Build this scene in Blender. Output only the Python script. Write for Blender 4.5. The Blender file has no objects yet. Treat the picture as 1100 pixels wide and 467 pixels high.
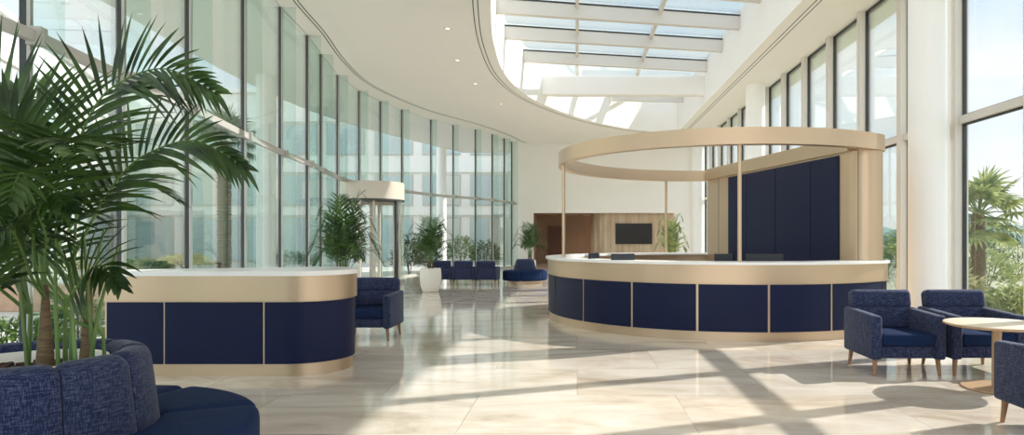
import bpy, bmesh, math, random
from mathutils import Vector, Matrix
PI = math.pi
SC = bpy.context.scene
COL = SC.collection
F, VX, HY, H = 700.0, 620.0, 256.0, 1.44      # focal length (px), vanishing point, horizon, eye height
ZC = 6.3                                       # ceiling height
XR = 6.0                                       # right window wall
YB = 33.5                                      # back wall


def at(px, py, Y):
    return Vector(((px - VX) / F * Y, Y, H + (HY - py) / F * Y))


# ------------------------------------------------------------------ materials
def new_mat(name):
    m = bpy.data.materials.new(name)
    m.use_nodes = True
    nt = m.node_tree
    b = nt.nodes['Principled BSDF']
    return m, nt, b


def srgb(r, g, b):
    f = lambda c: (c / 255 / 12.92) if c / 255 <= 0.04045 else ((c / 255 + 0.055) / 1.055) ** 2.4
    return (f(r), f(g), f(b), 1)


def plain(name, col, rough=0.5, metal=0.0, spec=0.5, noise=0.0, nscale=(30, 30, 30), bump=0.0):
    m, nt, b = new_mat(name)
    b.inputs['Base Color'].default_value = col
    b.inputs['Roughness'].default_value = rough
    b.inputs['Metallic'].default_value = metal
    b.inputs['Specular IOR Level'].default_value = spec
    if noise > 0 or bump > 0:
        tc = nt.nodes.new('ShaderNodeTexCoord')
        mp = nt.nodes.new('ShaderNodeMapping')
        mp.inputs['Scale'].default_value = nscale
        nz = nt.nodes.new('ShaderNodeTexNoise')
        nz.inputs['Scale'].default_value = 1.0
        nz.inputs['Detail'].default_value = 4
        nt.links.new(tc.outputs['Object'], mp.inputs['Vector'])
        nt.links.new(mp.outputs['Vector'], nz.inputs['Vector'])
        if noise > 0:
            rp = nt.nodes.new('ShaderNodeValToRGB')
            rp.color_ramp.elements[0].position = 0.3
            rp.color_ramp.elements[1].position = 0.7
            rp.color_ramp.elements[0].color = (*[c * (1 - noise) for c in col[:3]], 1)
            rp.color_ramp.elements[1].color = (*[min(1, c * (1 + noise)) for c in col[:3]], 1)
            nt.links.new(nz.outputs['Fac'], rp.inputs['Fac'])
            nt.links.new(rp.outputs['Color'], b.inputs['Base Color'])
        if bump > 0:
            bp = nt.nodes.new('ShaderNodeBump')
            bp.inputs['Strength'].default_value = bump
            bp.inputs['Distance'].default_value = 0.01
            nt.links.new(nz.outputs['Fac'], bp.inputs['Height'])
            nt.links.new(bp.outputs['Normal'], b.inputs['Normal'])
    return m


def glass_mat(name, tint, refl=1.0, rough=0.0):
    """thin architectural glass: tinted transparency plus a fresnel mirror"""
    m = bpy.data.materials.new(name)
    m.use_nodes = True
    nt = m.node_tree
    nt.nodes.clear()
    out = nt.nodes.new('ShaderNodeOutputMaterial')
    mix = nt.nodes.new('ShaderNodeMixShader')
    tr = nt.nodes.new('ShaderNodeBsdfTransparent')
    tr.inputs['Color'].default_value = (*tint, 1)
    gl = nt.nodes.new('ShaderNodeBsdfGlossy')
    gl.inputs['Roughness'].default_value = rough
    gl.inputs['Color'].default_value = (0.95, 1, 0.98, 1)
    mu = nt.nodes.new('ShaderNodeMath')
    mu.operation = 'MULTIPLY'
    mu.inputs[1].default_value = refl
    ly = nt.nodes.new('ShaderNodeLayerWeight')
    ly.inputs['Blend'].default_value = 0.12
    nt.links.new(ly.outputs['Fresnel'], mu.inputs[0])
    nt.links.new(mu.outputs[0], mix.inputs['Fac'])
    nt.links.new(tr.outputs[0], mix.inputs[1])
    nt.links.new(gl.outputs[0], mix.inputs[2])
    nt.links.new(mix.outputs[0], out.inputs['Surface'])
    return m


def fabric(name, c0, c1, sheen=0.12):
    m, nt, b = new_mat(name)
    b.inputs['Roughness'].default_value = 0.85
    b.inputs['Specular IOR Level'].default_value = 0.2 if sheen else 0.1
    b.inputs['Sheen Weight'].default_value = sheen
    tc = nt.nodes.new('ShaderNodeTexCoord')
    outs = []
    for sc in ((260, 260, 16), (20, 20, 280)):
        mp = nt.nodes.new('ShaderNodeMapping')
        mp.inputs['Scale'].default_value = sc
        nz = nt.nodes.new('ShaderNodeTexNoise')
        nz.inputs['Scale'].default_value = 1.0
        nz.inputs['Detail'].default_value = 3
        nt.links.new(tc.outputs['Object'], mp.inputs['Vector'])
        nt.links.new(mp.outputs['Vector'], nz.inputs['Vector'])
        outs.append(nz)
    ad = nt.nodes.new('ShaderNodeMath')
    ad.operation = 'ADD'
    nt.links.new(outs[0].outputs['Fac'], ad.inputs[0])
    nt.links.new(outs[1].outputs['Fac'], ad.inputs[1])
    dv = nt.nodes.new('ShaderNodeMath')
    dv.operation = 'MULTIPLY'
    dv.inputs[1].default_value = 0.5
    nt.links.new(ad.outputs[0], dv.inputs[0])
    rp = nt.nodes.new('ShaderNodeValToRGB')
    rp.color_ramp.elements[0].position = 0.47
    rp.color_ramp.elements[1].position = 0.82
    rp.color_ramp.elements[0].color = c0
    rp.color_ramp.elements[1].color = c1
    nt.links.new(dv.outputs[0], rp.inputs['Fac'])
    nt.links.new(rp.outputs['Color'], b.inputs['Base Color'])
    bp = nt.nodes.new('ShaderNodeBump')
    bp.inputs['Strength'].default_value = 0.25
    bp.inputs['Distance'].default_value = 0.004
    nt.links.new(dv.outputs[0], bp.inputs['Height'])
    nt.links.new(bp.outputs['Normal'], b.inputs['Normal'])
    return m


def floor_mat():
    m, nt, b = new_mat('polished_marble')
    tc = nt.nodes.new('ShaderNodeTexCoord')
    N = nt.nodes.new
    L = nt.links.new
    # per-tile tone
    br = N('ShaderNodeTexBrick')
    br.offset = 0.5
    br.inputs['Scale'].default_value = 1.0
    br.inputs['Brick Width'].default_value = 1.8
    br.inputs['Row Height'].default_value = 1.2
    br.inputs['Mortar Size'].default_value = 0.004
    br.inputs['Mortar Smooth'].default_value = 0.1
    br.inputs['Color1'].default_value = (0.42, 0.42, 0.42, 1)
    br.inputs['Color2'].default_value = (0.62, 0.62, 0.62, 1)
    br.inputs['Mortar'].default_value = (0.25, 0.25, 0.25, 1)
    L(tc.outputs['Object'], br.inputs['Vector'])
    nz = N('ShaderNodeTexNoise')
    nz.inputs['Scale'].default_value = 0.9
    nz.inputs['Detail'].default_value = 8
    nz.inputs['Roughness'].default_value = 0.62
    nz.inputs['Distortion'].default_value = 0.9
    # shift the veining per tile
    vs = N('ShaderNodeVectorMath')
    vs.operation = 'SCALE'
    vs.inputs['Scale'].default_value = 14.0
    L(br.outputs['Color'], vs.inputs[0])
    va = N('ShaderNodeVectorMath')
    va.operation = 'ADD'
    mp = N('ShaderNodeMapping')
    mp.inputs['Scale'].default_value = (0.8, 2.0, 1)
    mp.inputs['Rotation'].default_value = (0, 0, 0.35)
    L(tc.outputs['Object'], mp.inputs['Vector'])
    L(mp.outputs['Vector'], va.inputs[0])
    L(vs.outputs[0], va.inputs[1])
    L(va.outputs[0], nz.inputs['Vector'])
    rp = N('ShaderNodeValToRGB')
    e = rp.color_ramp.elements
    e[0].position = 0.30
    e[0].color = srgb(180, 164, 145)
    e[1].position = 0.62
    e[1].color = srgb(225, 215, 201)
    x = e.new(0.45)
    x.color = srgb(209, 196, 179)
    L(nz.outputs['Fac'], rp.inputs['Fac'])
    mx = N('ShaderNodeMix')
    mx.data_type = 'RGBA'
    mx.blend_type = 'MULTIPLY'
    mx.inputs['Factor'].default_value = 1
    r2 = N('ShaderNodeValToRGB')
    r2.color_ramp.elements[0].position = 0.25
    r2.color_ramp.elements[0].color = (0.72, 0.70, 0.67, 1)
    r2.color_ramp.elements[1].position = 0.62
    r2.color_ramp.elements[1].color = (1, 1, 1, 1)
    k = r2.color_ramp.elements.new(0.42)
    k.color = (0.93, 0.92, 0.91, 1)
    L(br.outputs['Color'], r2.inputs['Fac'])
    L(rp.outputs['Color'], mx.inputs['A'])
    L(r2.outputs['Color'], mx.inputs['B'])
    L(mx.outputs['Result'], b.inputs['Base Color'])
    b.inputs['Roughness'].default_value = 0.075
    b.inputs['Specular IOR Level'].default_value = 0.85
    return m


def brushed(name, col, rough=0.36):
    m, nt, b = new_mat(name)
    b.inputs['Base Color'].default_value = col
    b.inputs['Metallic'].default_value = 0.75
    tc = nt.nodes.new('ShaderNodeTexCoord')
    mp = nt.nodes.new('ShaderNodeMapping')
    mp.inputs['Scale'].default_value = (2, 2, 220)
    nz = nt.nodes.new('ShaderNodeTexNoise')
    nz.inputs['Scale'].default_value = 1
    nz.inputs['Detail'].default_value = 3
    mr = nt.nodes.new('ShaderNodeMapRange')
    mr.inputs['To Min'].default_value = rough - 0.05
    mr.inputs['To Max'].default_value = rough + 0.1
    nt.links.new(tc.outputs['Object'], mp.inputs['Vector'])
    nt.links.new(mp.outputs['Vector'], nz.inputs['Vector'])
    nt.links.new(nz.outputs['Fac'], mr.inputs['Value'])
    nt.links.new(mr.outputs['Result'], b.inputs['Roughness'])
    return m


def leaf_mat(name, c0, c1, trans=0.25, rough=0.4):
    m = bpy.data.materials.new(name)
    m.use_nodes = True
    nt = m.node_tree
    b = nt.nodes['Principled BSDF']
    out = nt.nodes['Material Output']
    tc = nt.nodes.new('ShaderNodeTexCoord')
    nz = nt.nodes.new('ShaderNodeTexNoise')
    nz.inputs['Scale'].default_value = 5
    nz.inputs['Detail'].default_value = 3
    rp = nt.nodes.new('ShaderNodeValToRGB')
    rp.color_ramp.elements[0].position = 0.35
    rp.color_ramp.elements[1].position = 0.7
    rp.color_ramp.elements[0].color = c0
    rp.color_ramp.elements[1].color = c1
    nt.links.new(tc.outputs['Object'], nz.inputs['Vector'])
    nt.links.new(nz.outputs['Fac'], rp.inputs['Fac'])
    nt.links.new(rp.outputs['Color'], b.inputs['Base Color'])
    b.inputs['Roughness'].default_value = rough
    t = nt.nodes.new('ShaderNodeBsdfTranslucent')
    nt.links.new(rp.outputs['Color'], t.inputs['Color'])
    mx = nt.nodes.new('ShaderNodeMixShader')
    mx.inputs['Fac'].default_value = trans
    nt.links.new(b.outputs[0], mx.inputs[1])
    nt.links.new(t.outputs[0], mx.inputs[2])
    nt.links.new(mx.outputs[0], out.inputs['Surface'])
    return m


def travertine():
    m, nt, b = new_mat('travertine')
    tc = nt.nodes.new('ShaderNodeTexCoord')
    mp = nt.nodes.new('ShaderNodeMapping')
    mp.inputs['Scale'].default_value = (5, 5, 0.7)
    nz = nt.nodes.new('ShaderNodeTexNoise')
    nz.inputs['Scale'].default_value = 1
    nz.inputs['Detail'].default_value = 7
    rp = nt.nodes.new('ShaderNodeValToRGB')
    rp.color_ramp.elements[0].position = 0.3
    rp.color_ramp.elements[1].position = 0.7
    rp.color_ramp.elements[0].color = srgb(176, 150, 122)
    rp.color_ramp.elements[1].color = srgb(214, 194, 168)
    nt.links.new(tc.outputs['Object'], mp.inputs['Vector'])
    nt.links.new(mp.outputs['Vector'], nz.inputs['Vector'])
    nt.links.new(nz.outputs['Fac'], rp.inputs['Fac'])
    nt.links.new(rp.outputs['Color'], b.inputs['Base Color'])
    b.inputs['Roughness'].default_value = 0.5
    return m


M = {}
M['floor'] = floor_mat()
M['white'] = plain('white_paint', srgb(240, 237, 232), 0.7, noise=0.015, nscale=(0.7, 0.7, 0.7))
M['ceil'] = plain('ceiling_paint', srgb(242, 238, 231), 0.75, noise=0.01, nscale=(0.5, 0.5, 0.5))
M['column'] = plain('column_paint', srgb(243, 242, 239), 0.6, noise=0.01, nscale=(2, 2, 2))
M['slot'] = plain('dark_slot', srgb(50, 48, 46), 0.6)
M['gold'] = brushed('champagne_metal', srgb(196, 172, 143))
M['navy'] = plain('navy_panel', srgb(11, 22, 56), 0.5, spec=0.22, noise=0.05, nscale=(3, 3, 3))
M['counter'] = plain('white_stone', srgb(238, 236, 232), 0.25, noise=0.02, nscale=(6, 6, 6))
M['fabric'] = fabric('navy_tweed', srgb(21, 31, 62), srgb(112, 120, 148))
M['seat'] = fabric('navy_twill', srgb(22, 38, 70), srgb(34, 53, 88), 0.0)
M['wood'] = plain('oak', srgb(150, 112, 80), 0.45, noise=0.2, nscale=(14, 14, 2))
M['tabletop'] = plain('pale_oak', srgb(228, 212, 188), 0.4, noise=0.06, nscale=(3, 30, 3))
M['tableedge'] = plain('oak_edge', srgb(180, 150, 118), 0.4, noise=0.08, nscale=(6, 6, 6))
M['glass'] = glass_mat('clear_glass', (0.97, 0.99, 0.983), 0.5)
M['glass_r'] = glass_mat('window_glass', (0.98, 0.99, 0.99), 0.6)
M['fin'] = glass_mat('green_glass', (0.885, 0.945, 0.928), 0.6)
M['mullion'] = plain('grey_metal', srgb(184, 181, 174), 0.45, 0.2)
M['dark'] = plain('dark_gasket', srgb(50, 52, 52), 0.5)
M['frame'] = plain('beige_frame', srgb(212, 206, 197), 0.5)
M['drum'] = plain('drum_metal', srgb(206, 196, 182), 0.45, 0.2)
M['screen'] = plain('black_screen', srgb(14, 14, 16), 0.3)
M['black'] = plain('black_plastic', srgb(22, 26, 36), 0.4)
M['pot'] = plain('white_pot', srgb(232, 226, 214), 0.55, noise=0.03, nscale=(8, 8, 8), bump=0.1)
M['soil'] = plain('bark_soil', srgb(70, 46, 34), 0.95, noise=0.5, nscale=(40, 40, 40), bump=0.8)
M['trunk'] = plain('palm_trunk', srgb(104, 84, 58), 0.8, noise=0.4, nscale=(12, 12, 60), bump=0.5)
M['palm'] = leaf_mat('palm_leaf', srgb(27, 48, 17), srgb(70, 99, 40), 0.22, 0.42)
M['palm2'] = leaf_mat('far_palm_leaf', srgb(30, 56, 24), srgb(82, 116, 52))
M['petiole'] = plain('petiole_green', srgb(92, 120, 58), 0.5, noise=0.2, nscale=(20, 20, 5))
M['shrub'] = leaf_mat('shrub_leaf', srgb(52, 80, 36), srgb(128, 152, 78), 0.3, 0.6)
M['hedge'] = leaf_mat('hedge_leaf', srgb(40, 64, 40), srgb(86, 114, 70), 0.2, 0.6)
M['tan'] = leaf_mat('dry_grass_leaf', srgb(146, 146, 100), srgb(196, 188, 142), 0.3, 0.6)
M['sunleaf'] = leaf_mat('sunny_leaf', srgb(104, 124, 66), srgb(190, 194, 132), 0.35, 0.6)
M['trav'] = travertine()
M['corr'] = plain('corridor_wall', srgb(150, 122, 98), 0.6, noise=0.05, nscale=(2, 2, 2))
M['door'] = plain('dark_wood', srgb(92, 58, 40), 0.5, noise=0.2, nscale=(10, 10, 1))
M['paving'] = plain('outdoor_paving', srgb(206, 202, 194), 0.8, noise=0.06, nscale=(2, 2, 2))
M['lawn'] = plain('lawn_green', srgb(150, 150, 122), 0.9, noise=0.15, nscale=(6, 6, 6))
M['facade'] = plain('white_facade', srgb(226, 224, 218), 0.8, noise=0.02, nscale=(1, 1, 1))
M['winglass'] = plain('facade_glass', srgb(178, 190, 190), 0.2, 0.0, 0.5)
M['blind'] = plain('window_blind', srgb(206, 204, 194), 0.7)
M['terra'] = plain('terracotta_wall', srgb(196, 160, 134), 0.8, noise=0.08, nscale=(5, 5, 5))
M['hill'] = plain('hill_green', srgb(110, 136, 128), 0.95, noise=0.2, nscale=(0.2, 0.2, 0.2))
mm, nt_, b_ = new_mat('lamp_glow')
b_.inputs['Emission Color'].default_value = (1, 0.86, 0.66, 1)
b_.inputs['Emission Strength'].default_value = 1.3
M['lamp'] = mm


# ------------------------------------------------------------------ mesh helpers
def obj(name, bm, mats, parent=None, smooth=False, ang=40):
    me = bpy.data.meshes.new(name)
    bmesh.ops.recalc_face_normals(bm, faces=bm.faces)
    bm.to_mesh(me)
    bm.free()
    for m in (mats if isinstance(mats, (list, tuple)) else [mats]):
        me.materials.append(M[m])
    if smooth:
        for p in me.polygons:
            p.use_smooth = True
        try:
            me.set_sharp_from_angle(angle=math.radians(ang))
        except Exception:
            pass
    o = bpy.data.objects.new(name, me)
    COL.objects.link(o)
    if parent is not None:
        o.parent = parent
    return o


def thing(name, label, cat, loc=(0, 0, 0), rz=0, group=None):
    o = bpy.data.objects.new(name, None)
    COL.objects.link(o)
    o.location = loc
    o.rotation_euler = (0, 0, rz)
    o.empty_display_size = 0.1
    return tag(o, label, cat, group)


def tag(o, label, cat, group=None, kind=None):
    o['label'] = label
    o['category'] = cat
    if group:
        o['group'] = group
    if kind:
        o['kind'] = kind
    return o


def struct(name, bm, m, label=None, cat=None, parent=None, smooth=False):
    o = obj(name, bm, m, parent, smooth)
    if parent is None:
        o['kind'] = 'structure'
        if label:
            o['label'] = label
        if cat:
            o['category'] = cat
    return o


def dup(root, loc, rz=0, label=None, group=None, scale=1.0):
    r = root.copy()
    COL.objects.link(r)
    r.location = loc
    r.rotation_euler = (0, 0, rz)
    r.scale = (scale,) * 3
    if label:
        r['label'] = label
    if group:
        r['group'] = group
    for ch in list(root.children):
        c = ch.copy()
        COL.objects.link(c)
        c.parent = r
        for g in ch.children:
            d = g.copy()
            COL.objects.link(d)
            d.parent = c
    return r


def box(bm, x0, x1, y0, y1, z0, z1, bev=0.0, seg=2, mat=Matrix.Identity(4), mi=0):
    r = bmesh.ops.create_cube(bm, size=1.0)
    vs = r['verts']
    for v in vs:
        v.co = Vector((x0 + (v.co.x + .5) * (x1 - x0), y0 + (v.co.y + .5) * (y1 - y0), z0 + (v.co.z + .5) * (z1 - z0)))
    fs = set(f for v in vs for f in v.link_faces)
    if bev > 0:
        es = list(set(e for v in vs for e in v.link_edges))
        rr = bmesh.ops.bevel(bm, geom=es, offset=bev, segments=seg, profile=0.5, affect='EDGES')
        vs = list(set(v for f in rr['faces'] for v in f.verts) | set(v for v in vs if v.is_valid))
        fs = set(f for v in vs for f in v.link_faces)
    for v in vs:
        v.co = mat @ v.co
    for f in fs:
        f.material_index = mi
    return vs


def prism(bm, pts, z0, z1, bev=0.0):
    a = [bm.verts.new((p[0], p[1], z0)) for p in pts]
    b = [bm.verts.new((p[0], p[1], z1)) for p in pts]
    n = len(pts)
    bm.faces.new(a[::-1])
    bm.faces.new(b)
    for i in range(n):
        bm.faces.new((a[i], a[(i + 1) % n], b[(i + 1) % n], b[i]))
    return a, b


def lathe(bm, prof, c=(0, 0, 0), n=32, a0=0, a1=2 * PI, capb=True, capt=True):
    full = abs(a1 - a0 - 2 * PI) < 1e-6
    k = n if full else n + 1
    rings = []
    for r, z in prof:
        if r < 1e-6:
            rings.append([bm.verts.new((c[0], c[1], c[2] + z))] * k)
        else:
            rings.append([bm.verts.new((c[0] + r * math.cos(a0 + (a1 - a0) * i / n), c[1] + r * math.sin(a0 + (a1 - a0) * i / n), c[2] + z)) for i in range(k)])
    for j in range(len(rings) - 1):
        for i in range(n if full else n):
            q = [rings[j][i], rings[j][(i + 1) % k], rings[j + 1][(i + 1) % k], rings[j + 1][i]]
            u = []
            for v in q:
                if v not in u:
                    u.append(v)
            if len(u) >= 3:
                try:
                    bm.faces.new(u)
                except ValueError:
                    pass
    if full:
        for cap, rg in ((capb, rings[0]), (capt, rings[-1])):
            if cap and len(set(rg)) > 2:
                bm.faces.new(rg)
    return rings


def tube(bm, pts, rad, n=6, caps=True):
    pts = [Vector(p) for p in pts]
    rad = rad if isinstance(rad, (list, tuple)) else [rad] * len(pts)
    prev = None
    ref = Vector((0, 0, 1)) if abs((pts[-1] - pts[0]).normalized().z) < 0.95 else Vector((1, 0, 0))
    rings = []
    for i, p in enumerate(pts):
        t = (pts[min(i + 1, len(pts) - 1)] - pts[max(i - 1, 0)]).normalized()
        s = t.cross(ref)
        if s.length < 1e-4:
            s = t.cross(Vector((0, 1, 0)))
        s.normalize()
        u = s.cross(t)
        rings.append([bm.verts.new(p + (s * math.cos(2 * PI * k / n) + u * math.sin(2 * PI * k / n)) * rad[i]) for k in range(n)])
    for a, b in zip(rings, rings[1:]):
        for k in range(n):
            bm.faces.new((a[k], a[(k + 1) % n], b[(k + 1) % n], b[k]))
    if caps:
        bm.faces.new(rings[0])
        bm.faces.new(rings[-1])


def ribbon(bm, A, B, z0, z1, closed=False, mi=0):
    """solid wall strip between two plan polylines A (outer) and B (inner)"""
    n = len(A)
    g = [[bm.verts.new((p[0], p[1], z)) for p in P] for P, z in ((A, z0), (A, z1), (B, z1), (B, z0))]
    rng = range(n if closed else n - 1)
    for i in rng:
        j = (i + 1) % n
        for a, b in ((0, 1), (1, 2), (2, 3), (3, 0)):
            bm.faces.new((g[a][i], g[a][j], g[b][j], g[b][i])).material_index = mi
    if not closed:
        bm.faces.new([g[k][0] for k in range(4)]).material_index = mi
        bm.faces.new([g[k][-1] for k in range(3, -1, -1)]).material_index = mi


def normals2(P, closed=False):
    out = []
    n = len(P)
    for i in range(n):
        a = Vector(P[(i - 1) % n] if closed or i > 0 else P[0])
        b = Vector(P[(i + 1) % n] if closed or i < n - 1 else P[-1])
        t = (b - a).normalized()
        out.append(Vector((t.y, -t.x)))
    return out


def offset(P, d, closed=False):
    return [(p[0] + n.x * (d[i] if isinstance(d, list) else d), p[1] + n.y * (d[i] if isinstance(d, list) else d)) for i, (p, n) in enumerate(zip(P, normals2(P, closed)))]


def arc(c, r, a0, a1, n):
    return [(c[0] + r * math.cos(math.radians(a0 + (a1 - a0) * i / n)), c[1] + r * math.sin(math.radians(a0 + (a1 - a0) * i / n))) for i in range(n + 1)]


def catmull(P, sub=6):
    P = [Vector(p) for p in P]
    out = []
    for i in range(len(P) - 1):
        p0, p1, p2, p3 = P[max(i - 1, 0)], P[i], P[i + 1], P[min(i + 2, len(P) - 1)]
        for k in range(sub):
            t = k / sub
            out.append(0.5 * ((2 * p1) + (p2 - p0) * t + (2 * p0 - 5 * p1 + 4 * p2 - p3) * t * t + (-p0 + 3 * p1 - 3 * p2 + p3) * t ** 3))
    out.append(P[-1])
    return out


# ------------------------------------------------------------------ setting: glass wall plan
GL = [(-4.78, -3.0), (-4.76, -1.2), (-4.74, 0.6), (-4.72, 2.4), (-4.76, 4.15), (-4.85, 5.74), (-5.1, 7.29), (-5.36, 8.99), (-5.83, 11.4),
      (-6.23, 13.7), (-6.45, 15.6), (-6.75, 17.2), (-7.12, 19.4), (-7.18, 21.5), (-6.96, 23.1), (-6.6, 24.6), (-5.98, 26.7),
      (-5.3, 27.9), (-4.53, 29.1), (-3.95, 30.4), (-3.53, 31.7), (-3.27, 32.7), (-3.2, 33.5)]
ZT = 3.2
DOOR_BAYS = (12, 13)                            # bays filled by the revolving door below the transom
EDGE = [tuple(v) for v in catmull(GL, 4)]

# floor
bm = bmesh.new()
fl = [(p[0] - 0.06, p[1]) for p in EDGE] + [(-3.2, YB + 6.5), (XR + 0.3, YB + 6.5), (XR + 0.3, -3.0)]
prism(bm, fl, -0.15, 0.0)
struct('floor', bm, 'floor', 'polished cream marble floor of large rectangular slabs', 'floor')

# ceiling with the oval skylight opening
RIM = catmull([(4.6, 5.2), (2.4, 5.5), (0.7, 6.8), (-0.6, 8.8), (-1.35, 11.0), (-1.8, 13.6), (-2.1, 16.6), (-2.1, 19.8), (-1.45, 23.0), (0.3, 26.6), (2.3, 28.9), (3.6, 29.6), (4.6, 29.7)], 6)
RIM = [(v[0], v[1]) for v in RIM]
ZS = 7.65
bm = bmesh.new()


def loop_edges(bm, pts, z):
    vs = [bm.verts.new((p[0], p[1], z)) for p in pts]
    return vs, [bm.edges.new((vs[i], vs[(i + 1) % len(vs)])) for i in range(len(vs))]


out_pts = [(p[0] - 0.1, p[1]) for p in EDGE] + [(XR + 0.35, YB), (XR + 0.35, -3.0)]
for z in (ZC, ZC + 0.25):
    _, e1 = loop_edges(bm, out_pts, z)
    _, e2 = loop_edges(bm, RIM, z)
    bmesh.ops.triangle_fill(bm, edges=e1 + e2, use_beauty=True)
struct('ceiling', bm, 'ceil', 'smooth off-white ceiling with an oval skylight opening', 'ceiling')

# skylight well
bm = bmesh.new()
ribbon(bm, offset(RIM, -0.2, True), RIM, ZC - 0.002, ZS + 0.25, True)
struct('wall_skylight', bm, 'ceil', 'white curved wall of the skylight well', 'wall', smooth=True)
# dark slots in the ceiling
def slot(path, gap=0.07, w=0.016, name='trim_1', lab=''):
    bm = bmesh.new()
    for d in (0, gap):
        A = offset(path, d)
        ribbon(bm, A, offset(path, d + w), ZC - 0.003, ZC + 0.02)
    struct(name, bm, 'slot', lab, 'trim', smooth=True)


rim_slot = offset(RIM, -0.26)
slot(rim_slot, -0.1, -0.02, 'trim_1', 'dark double slot in the ceiling around the curved skylight rim')
slot([(4.88, 5.1 + i) for i in range(25)], 0.1, 0.02, 'trim_2', 'straight dark double slot in the ceiling beside the window wall')
gp = catmull([(-4.1, 2), (-4.15, 4), (-4.35, 6.5), (-4.75, 9), (-5.4, 11.6), (-5.8, 13.3), (-6.05, 15.4), (-6.42, 17.7), (-6.6, 20.2), (-6.3, 22.5), (-5.6, 25), (-4.25, 27.8), (-3.3, 30.5), (-2.86, 32.6), (-2.6, 33.1)], 6)
slot([(v[0], v[1]) for v in gp], 0.08, 0.022, 'trim_3', 'dark double slot in the ceiling following the curved glass wall')

# skylight beams, bars and glass
sky = thing('skylight', 'glazed oval skylight with white beams over the lobby', 'skylight', (1.3, 18, ZS))
sky['kind'] = 'structure'


def in_local(par):
    return Matrix.Translation(par.location).inverted()


def xrange_at(y, grow=0.0):
    xs = []
    n = len(RIM)
    for i in range(n):
        a, b = RIM[i], RIM[(i + 1) % n]
        if (a[1] - y) * (b[1] - y) <= 0 and abs(a[1] - b[1]) > 1e-6:
            t = (y - a[1]) / (b[1] - a[1])
            xs.append(a[0] + (b[0] - a[0]) * t)
    return (min(xs) - grow, max(xs) + grow) if len(xs) >= 2 else None


L0 = Matrix.Translation((-1.3, -18, -ZS))
TILT = 0.2
for y in (6.6, 8.8, 11.0, 13.2, 15.4, 17.55, 19.75, 22.2, 26.2, 28.0):
    xr = xrange_at(y, 0.1)
    if not xr:
        continue
    if y > 25:
        xr = (xr[0] + 0.2, xr[1])
    bm = bmesh.new()
    y0, y1 = y + TILT * xr[0], y + TILT * xr[1]
    if y > 25:
        y0, y1 = y, y + 0.3
    w = 0.09
    pts = [(xr[0], y0 - w), (xr[1], y1 - w), (xr[1], y1 + w), (xr[0], y0 + w)]
    prism(bm, pts, ZS - 0.3, ZS + 0.08)
    bmesh.ops.transform(bm, matrix=L0, verts=bm.verts)
    obj('beam', bm, 'frame', sky)
    bm = bmesh.new()
    prism(bm, [(xr[0], y0 - w - .015), (xr[1], y1 - w - .015), (xr[1], y1 - w), (xr[0], y0 - w)], ZS + 0.055, ZS + 0.1)
    bmesh.ops.transform(bm, matrix=L0, verts=bm.verts)
    obj('gasket', bm, 'dark', sky)
xr = xrange_at(23.6, 0.05)
bm = bmesh.new()
box(bm, xr[0], xr[1], 23.5, 23.9, 6.62, 7.3, 0.03, 2, L0)
obj('main_beam', bm, 'white', sky)
for x in (0.0, 2.28):
    bm = bmesh.new()
    ya = 7.6 if x < 1 else 5.6
    yb = 26.0 if x < 1 else 28.8
    box(bm, x - 0.045, x + 0.045, ya, yb, ZS - 0.06, ZS + 0.1, 0.0, 2, L0)
    obj('glazing_bar', bm, 'frame', sky)
bm = bmesh.new()
prism(bm, [(p[0], p[1]) for p in RIM], ZS + 0.1, ZS + 0.12)
bmesh.ops.transform(bm, matrix=L0, verts=bm.verts)
obj('pane', bm, 'glass_r', sky)

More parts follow.
